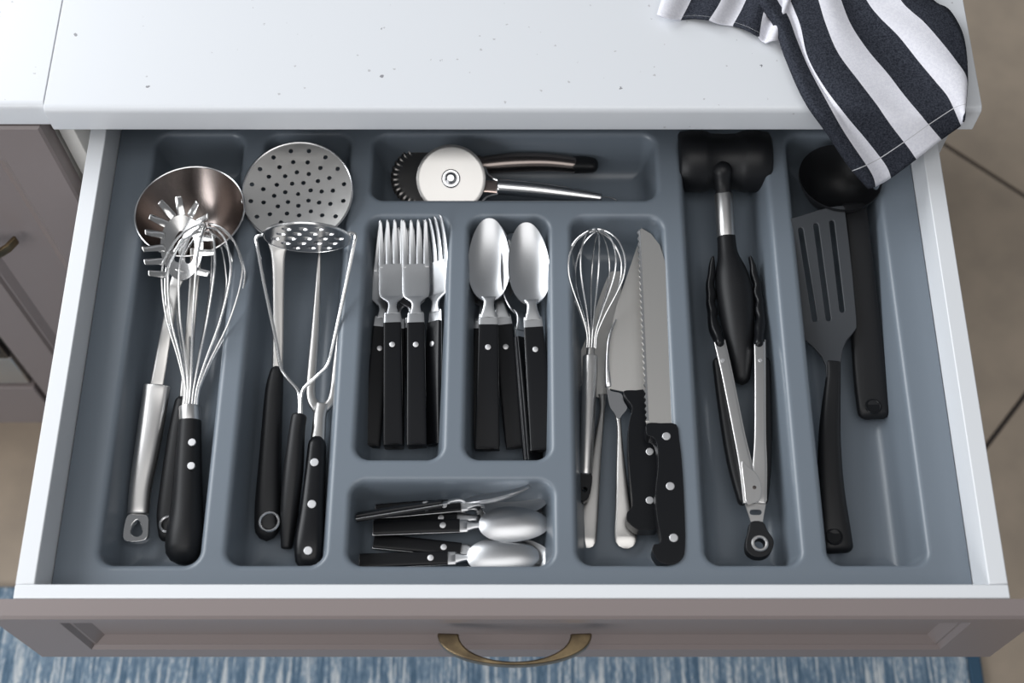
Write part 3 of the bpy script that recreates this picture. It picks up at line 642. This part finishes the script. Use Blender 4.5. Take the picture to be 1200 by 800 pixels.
plate_px(mb, ser+[(x+2.8, y) for x, y in [(757.5, 493), (747.5, 269)]], [], lambda x, y: zk(x, y)+(.0016 if x < 747.8+10*(y-269)/224 else .0003), .0018); sb = mb.build('serrated_edge', M['wire'], br); sb['label'] = 'bright serrated cutting edge'
mb = MB(); plate_px(mb, smooth_loop([(758, 496), (775, 495.5), (792.5, 497), (796, 515), (799, 540), (802, 591), (803, 641), (798, 656), (786, 661), (773, 658), (765, 647), (766, 638), (773, 636), (774, 628), (770, 607), (768, 578), (771, 547), (770, 521), (765, 512), (758, 509)], 3), [], .7665, .015); mb.build('handle', M['black'], br, bevel=.0062, seg=5)
for (x, y) in ((781, 511), (785.5, 569.5), (789.5, 630)): rivet(br, x, y, .7666, .0034)
# ============================================================ compartment H: meat mallet, tongs
ml = empty('meat_mallet', P(868, 450, ZF+.001), 'black meat mallet with a drum head and a steel collar on its handle', 'mallet')
hc = P(846, 192, .747); a0 = P(793, 192, .747).x; a1 = P(900, 192, .747).x; L = a1-a0
mb = MB(); lathe(mb, (a0, hc.y, .7510), (1, 0, 0), [(0, 0), (0, .024), (.002, .0268), (.012, .0282), (.022, .0282), (.0265, .0272), (.030, .0255), (L/2, .0248), (L-.030, .0255), (L-.0265, .0272), (L-.022, .0282), (L-.012, .0282), (L-.002, .0268), (L, .024), (L, 0)], n=48); mb.build('drum_head', M['blackm'], ml, angle=50)
mb = MB(); sw(mb, [(846.5, 200, .765, 12, .009), (847, 215, .757, 9.5, .0075), (848, 231, .751, 9, .0070)], n=24); mb.build('neck', M['blackm'], ml)
mb = MB(); sw(mb, [(848, 229, .751, 10.6, .0082), (851, 278, .745, 10.6, .0080)], n=28, capk=.1, sub=2); mb.build('collar', M['brush'], ml)
mb = MB(); sw(mb, [(851, 277, .745, 10.6, .0080), (853, 298, .743, 12, .0088), (857, 320, .741, 19, .0118), (861, 345, .739, 22, .0130), (865, 385, .7375, 19, .0120), (868, 420, .735, 14, .0098), (869, 440, .733, 10.5, .0078)], n=28, capk=1.1, cap=(False, True)); mb.build('handle', M['blackm'], ml)
tg = empty('kitchen_tongs', P(890, 640, ZF+.001), 'steel kitchen tongs with black scalloped tips lying over the mallet handle', 'tongs')
for (pts_) in ([(843, 401, .748, 6.2, .0010), (852, 440, .750, 6.0, .0010), (866, 510, .750, 6.2, .0010), (874, 548, .750, 7.5, .0010), (880, 588, .750, 9, .0010)],
               [(890, 401, .748, 6.2, .0010), (890.5, 440, .750, 6.0, .0010), (890.5, 510, .750, 6.2, .0010), (890, 548, .7495, 8, .0010), (888.5, 588, .7495, 9, .0010)]):
    mb = MB(); sw(mb, pts_, power=6, n=12); 
    for sgn in (-1, 1): sw(mb, [(x+sgn*(w_-.6), y, z-.004, .9, .0045) for (x, y, z, w_, t_) in pts_], power=4, n=8)
    mb.build('arm', M['brush'], tg)
for pts_ in ([(841, 425, .738, 6, .005), (848, 475, .737, 7, .0055), (859, 540, .737, 7.5, .0055), (870, 586, .738, 6, .005)], [(896, 425, .738, 6, .005), (897, 475, .737, 7, .0055), (897, 540, .737, 7, .0055), (894, 586, .738, 6, .005)]):
    mb = MB(); sw(mb, pts_, power=3, n=14); mb.build('shaded_channel_liner', M['blackm'], tg)  # black liner added for the channels' shaded sides and their black plastic edge
for s, rows in ((1, [(843, 404), (841, 396), (837.5, 386), (835, 374), (835.5, 366), (833, 356), (834, 346), (832.5, 334), (834.5, 322), (835, 310), (836, 302)]), (-1, [(888.5, 404), (889.5, 394), (890, 384), (891, 374), (889, 364), (889.5, 354), (886.5, 344), (887, 334), (883, 322), (881.5, 312), (878, 302)])):
    ww = [5.8, 5.6, 6.8, 5.4, 6.2, 5.2, 6, 5, 4.6, 3.6, 1.8]
    mb = MB(); sw(mb, [(x+(-.5 if s > 0 else .5)*k*.15, y, .746-.006*math.sin(k/10*math.pi), ww[k], .0065-.0003*k) for k, (x, y) in enumerate(rows)], n=16, power=2.4, sub=3); mb.build('tip', M['black'], tg)
mb = MB(); plate_px(mb, smooth_loop([(869, 540), (876, 546), (885, 553), (891, 564), (892.5, 576), (890, 586), (882, 589), (874.5, 589), (872, 570)], 3), [], .7535, .0016); mb.build('pivot_plate', M['brush'], tg, bevel=.0004)
rivet(tg, 847, 422, .7505, .0018); rivet(tg, 891, 422, .7505, .0018); rivet(tg, 884, 571, .7535, .0016, m=M['dark_steel'])
mb = MB(); plate_px(mb, [(873, 590), (897.5, 590), (896, 598), (893.5, 613), (880.5, 613), (877, 602)], [slot(881.5, 600, 889.5, 600, 3.2)], .7475, .0016); mb.build('pull_tab', M['brush'], tg)
mb = MB(); plate_px(mb, smooth_loop([(880, 611), (894, 611), (900, 622), (907, 633), (904, 646), (896, 652), (884, 652), (875, 645), (874, 634), (877, 622)], 3), [circ(890.5, 636.5, 6.2, 18)], .7485, .010); mb.build('end_cap', M['blackm'], tg, bevel=.0016, seg=3)
mb = MB(); c = P(890.5, 636.5, .7488); wire(mb, [c+Vector((.0056*math.cos(R(k*15)), .0056*math.sin(R(k*15)), 0)) for k in range(25)], .0013, n=8); mb.build('eyelet', M['brush'], tg)
# ============================================================ compartment I: black ladle, slotted spatula
bl = empty('nylon_ladle', P(1023, 480, ZF+.001), 'all black plastic ladle with its bowl under the hanging towel corner', 'ladle')
bc = P(985, 207, .767); mb = MB(); round_dish(mb, bc, .0368, .036, R(-6), 0, thick=.002, ex=2.6); mb.build('bowl', M['blackm'], bl, angle=60)
mb = MB(); sw(mb, [(1001, 243, .757, 15, .0035), (1005, 270, .755, 14, .004), (1009, 320, .748, 16, .004), (1015, 390, .738, 18, .0045), (1020, 450, .731, 19, .0052), (1023.5, 482, .728, 18.5, .0055)], power=3.4, n=20, capk=1.3); mb.build('handle', M['blackm'], bl)
mb = MB(); c = P(1023.5, 476, .7338); wire(mb, [c+Vector((.0062*math.cos(R(k*15)), .0062*math.sin(R(k*15)), 0)) for k in range(25)], .0009, n=8)
lathe(mb, c-Vector((0, 0, .0005)), (0, 0, 1), [(0, .0058), (.0006, .0056), (.0006, 0)], n=20); mb.build('hanging_hole', M['black'], bl)
sp = empty('slotted_spatula', P(978, 640, ZF+.001), 'dark grey slotted turner with three long slots and a long black handle', 'spatula')
zs = lambda x, y: .748+max(0, (395-y))*.00012
mb = MB(); ol = [(926, 256), (938, 252.5), (958, 246), (975, 242), (988, 240.5), (990, 243), (994, 275), (999, 320), (1003.5, 370), (1004, 384), (999, 391), (992, 399), (987.5, 410), (985.5, 425), (985, 442), (968.5, 442), (968, 428), (963, 417), (953, 406), (943, 398), (938.5, 388), (936, 375), (932, 330), (928, 285)]
plate_px(mb, ol, [slot(938.5, 269, 955, 374, 2.9), slot(956.5, 264, 971, 373, 2.9), slot(975, 260.5, 987, 363, 2.9)], zs, .0026); mb.build('slotted_blade', M['greyny'], sp, bevel=.0006)
mb = MB(); sw(mb, [(977, 425, .747, 8, .0022), (976.5, 442, .7455, 8.5, .0042), (973.5, 480, .742, 11, .0065), (972, 520, .740, 13, .0080), (973.5, 570, .737, 15, .0090), (978, 615, .734, 17.5, .0085), (981, 640, .732, 18.5, .0070)], power=2.9, n=24, capk=.8); mb.build('handle', M['blackm'], sp)
mb = MB(); c = P(978, 628.5, .7408); wire(mb, [c+Vector((.0062*math.cos(R(k*15)), .0062*math.sin(R(k*15)), 0)) for k in range(25)], .0009, n=8)
lathe(mb, c-Vector((0, 0, .0005)), (0, 0, 1), [(0, .0058), (.0006, .0056), (.0006, 0)], n=20); mb.build('hanging_hole', M['black'], sp)
# ============================================================ striped towel
def build_towel():
    C = [ [(872, -40), (885, 0), (907, 30), (920, 67), (942, 117), (970, 157), (993, 192), (1018, 221)],
          [(895, -40), (910, 0), (923, 20), (933, 47), (947, 80), (967, 117), (990, 157), (1020, 202), (1025, 218.5)],
          [(912, -40), (926, 0), (938, 30), (947, 67), (967, 103), (993, 137), (1015, 163), (1038, 193), (1044, 208)],
          [(948, -40), (959, 0), (968, 30), (982, 63), (1007, 97), (1030, 127), (1047, 150), (1065, 173), (1074, 186)],
          [(972, -40), (985, 0), (997, 30), (1017, 60), (1040, 87), (1060, 113), (1077, 133), (1094, 153), (1103, 163.5)],
          [(996, -40), (1015, 0), (1030, 20), (1053, 43), (1077, 73), (1097, 97), (1110, 113), (1120, 133), (1126, 147)],
          [(1030, -40), (1055, 0), (1067, 13), (1083, 27), (1103, 50), (1120, 72), (1131.5, 90), (1132, 110), (1129, 143)],
          [(1060, -40), (1093, 0), (1110, 10), (1120, 23), (1128, 40), (1132, 60), (1133.5, 85), (1133, 105), (1130, 140)] ]
    NT = 60; SUBC = 6
    def resample(c):
        q = np.array(cr([(a, b, 0) for a, b in c], 8)); d = np.r_[0, np.cumsum(np.linalg.norm(np.diff(q, axis=0), axis=1))]; d /= d[-1]
        t = np.linspace(0, 1, NT+1); return np.stack([np.interp(t, d, q[:, 0]), np.interp(t, d, q[:, 1])], -1)
    cols = [resample(c) for c in C]; grid = []; us = []
    K = len(cols)
    for i in range(K-1):
        for s in range(SUBC):
            t = s/SUBC; p0 = cols[max(i-1, 0)]; p1 = cols[i]; p2 = cols[i+1]; p3 = cols[min(i+2, K-1)]
            q = .5*((2*p1)+(-p0+p2)*t+(2*p0-5*p1+4*p2-p3)*t*t+(-p0+3*p1-3*p2+p3)*t**3) if 0 < i < K-2 else p1+(p2-p1)*t
            grid.append(q); us.append(i+t)
    grid.append(cols[-1]); us.append(K-1.0)
    vs = []; uv = []; NG = len(grid); YFc = CF-.007; zt = CTZ+.006; SL = .42
    for g, u in zip(grid, us):
        for k in range(NT+1):
            px, py = g[k]; v = k/NT
            d = ray(px, py); hump = .006*(.5+.5*math.sin(u*2.1+1.0+v*1.5))+.0015*(.5+.5*math.sin(u*4.3-v*5)); hump *= min(1, (1-v)*3+.25)
            edge = min(u/.35, 1)
            t1 = (zt+hump*edge-CZ)/d.z; t2 = (YFc-.010*(.5+.5*math.sin(u*2.1+.6))*edge*min(1, v)+SL*(CZ-zt))/(d.y-SL*d.z)
            kk = .007; t = (t1+t2+math.sqrt((t1-t2)**2+kk*kk))/2-kk/2   # rolls over the front edge
            vs.append(Vector((0, 0, CZ))+d*t); uv.append((u, v))
    fs = []; ms = []
    for i in range(NG-1):
        for k in range(NT):
            a = i*(NT+1)+k; fs.append((a, a+NT+1, a+NT+2, a+1)); ms.append(1 if int(us[i]+1e-6) % 2 == 0 else 0)
    # the other end of the cloth, crumpled on the worktop
    D = [ [(786, -45), (778, -10), (770, 17)], [(826, -45), (812, -5), (798, 23.5)], [(862, -45), (846, -2), (831, 23)], [(890, -45), (874, 2), (859, 31)], [(914, -45), (896, 8), (889, 42)], [(932, -40), (916, 10), (897, 52)] , [(940, -35), (922, 15), (914, 46)]]
    k0 = len(vs); n2 = 24; cols2 = []
    for c in D:
        q = np.array(cr([(a, b, 0) for a, b in c], n2//2)); cols2.append(q[:, :2])
    us2 = []; g2 = []
    for i in range(len(D)-1):
        for s in range(6): g2.append(cols2[i]*(1-s/6)+cols2[i+1]*(s/6)); us2.append(i+s/6)
    g2.append(cols2[-1]); us2.append(len(D)-1)
    for g, u in zip(g2, us2):
        for k in range(n2+1):
            px, py = g[k]; v = k/n2; py += 1.6*math.sin(u*3.3)*v
            z = CTZ+.003+.009*(.5+.5*math.sin(u*3.6+.8))*(1-.25*v)+(.006 if u > 4 else 0)*(1-v)
            vs.append(P(px, py, z)); uv.append((u+1, v*.995))
    for i in range(len(g2)-1):
        for k in range(n2):
            a = k0+i*(n2+1)+k; fs.append((a, a+n2+1, a+n2+2, a+1)); ms.append(1 if int(us2[i]+1e-6) in (1, 3) else 0)
    me = bpy.data.meshes.new('kitchen_towel'); me.from_pydata([tuple(v) for v in vs], [], fs)
    me.materials.append(M['linen']); me.materials.append(M['denim']); me.polygons.foreach_set('material_index', ms)
    L = me.uv_layers.new(name='UVMap')
    for lp in me.loops: L.data[lp.index].uv = uv[lp.vertex_index]
    me.polygons.foreach_set('use_smooth', [True]*len(me.polygons))
    o = bpy.data.objects.new('kitchen_towel', me); COL.objects.link(o)
    s = o.modifiers.new('solid', 'SOLIDIFY'); s.thickness = .0016; s.offset = 0
    tag(o, 'black and white striped linen kitchen towel draped over the right corner of the worktop', 'towel')
build_towel()
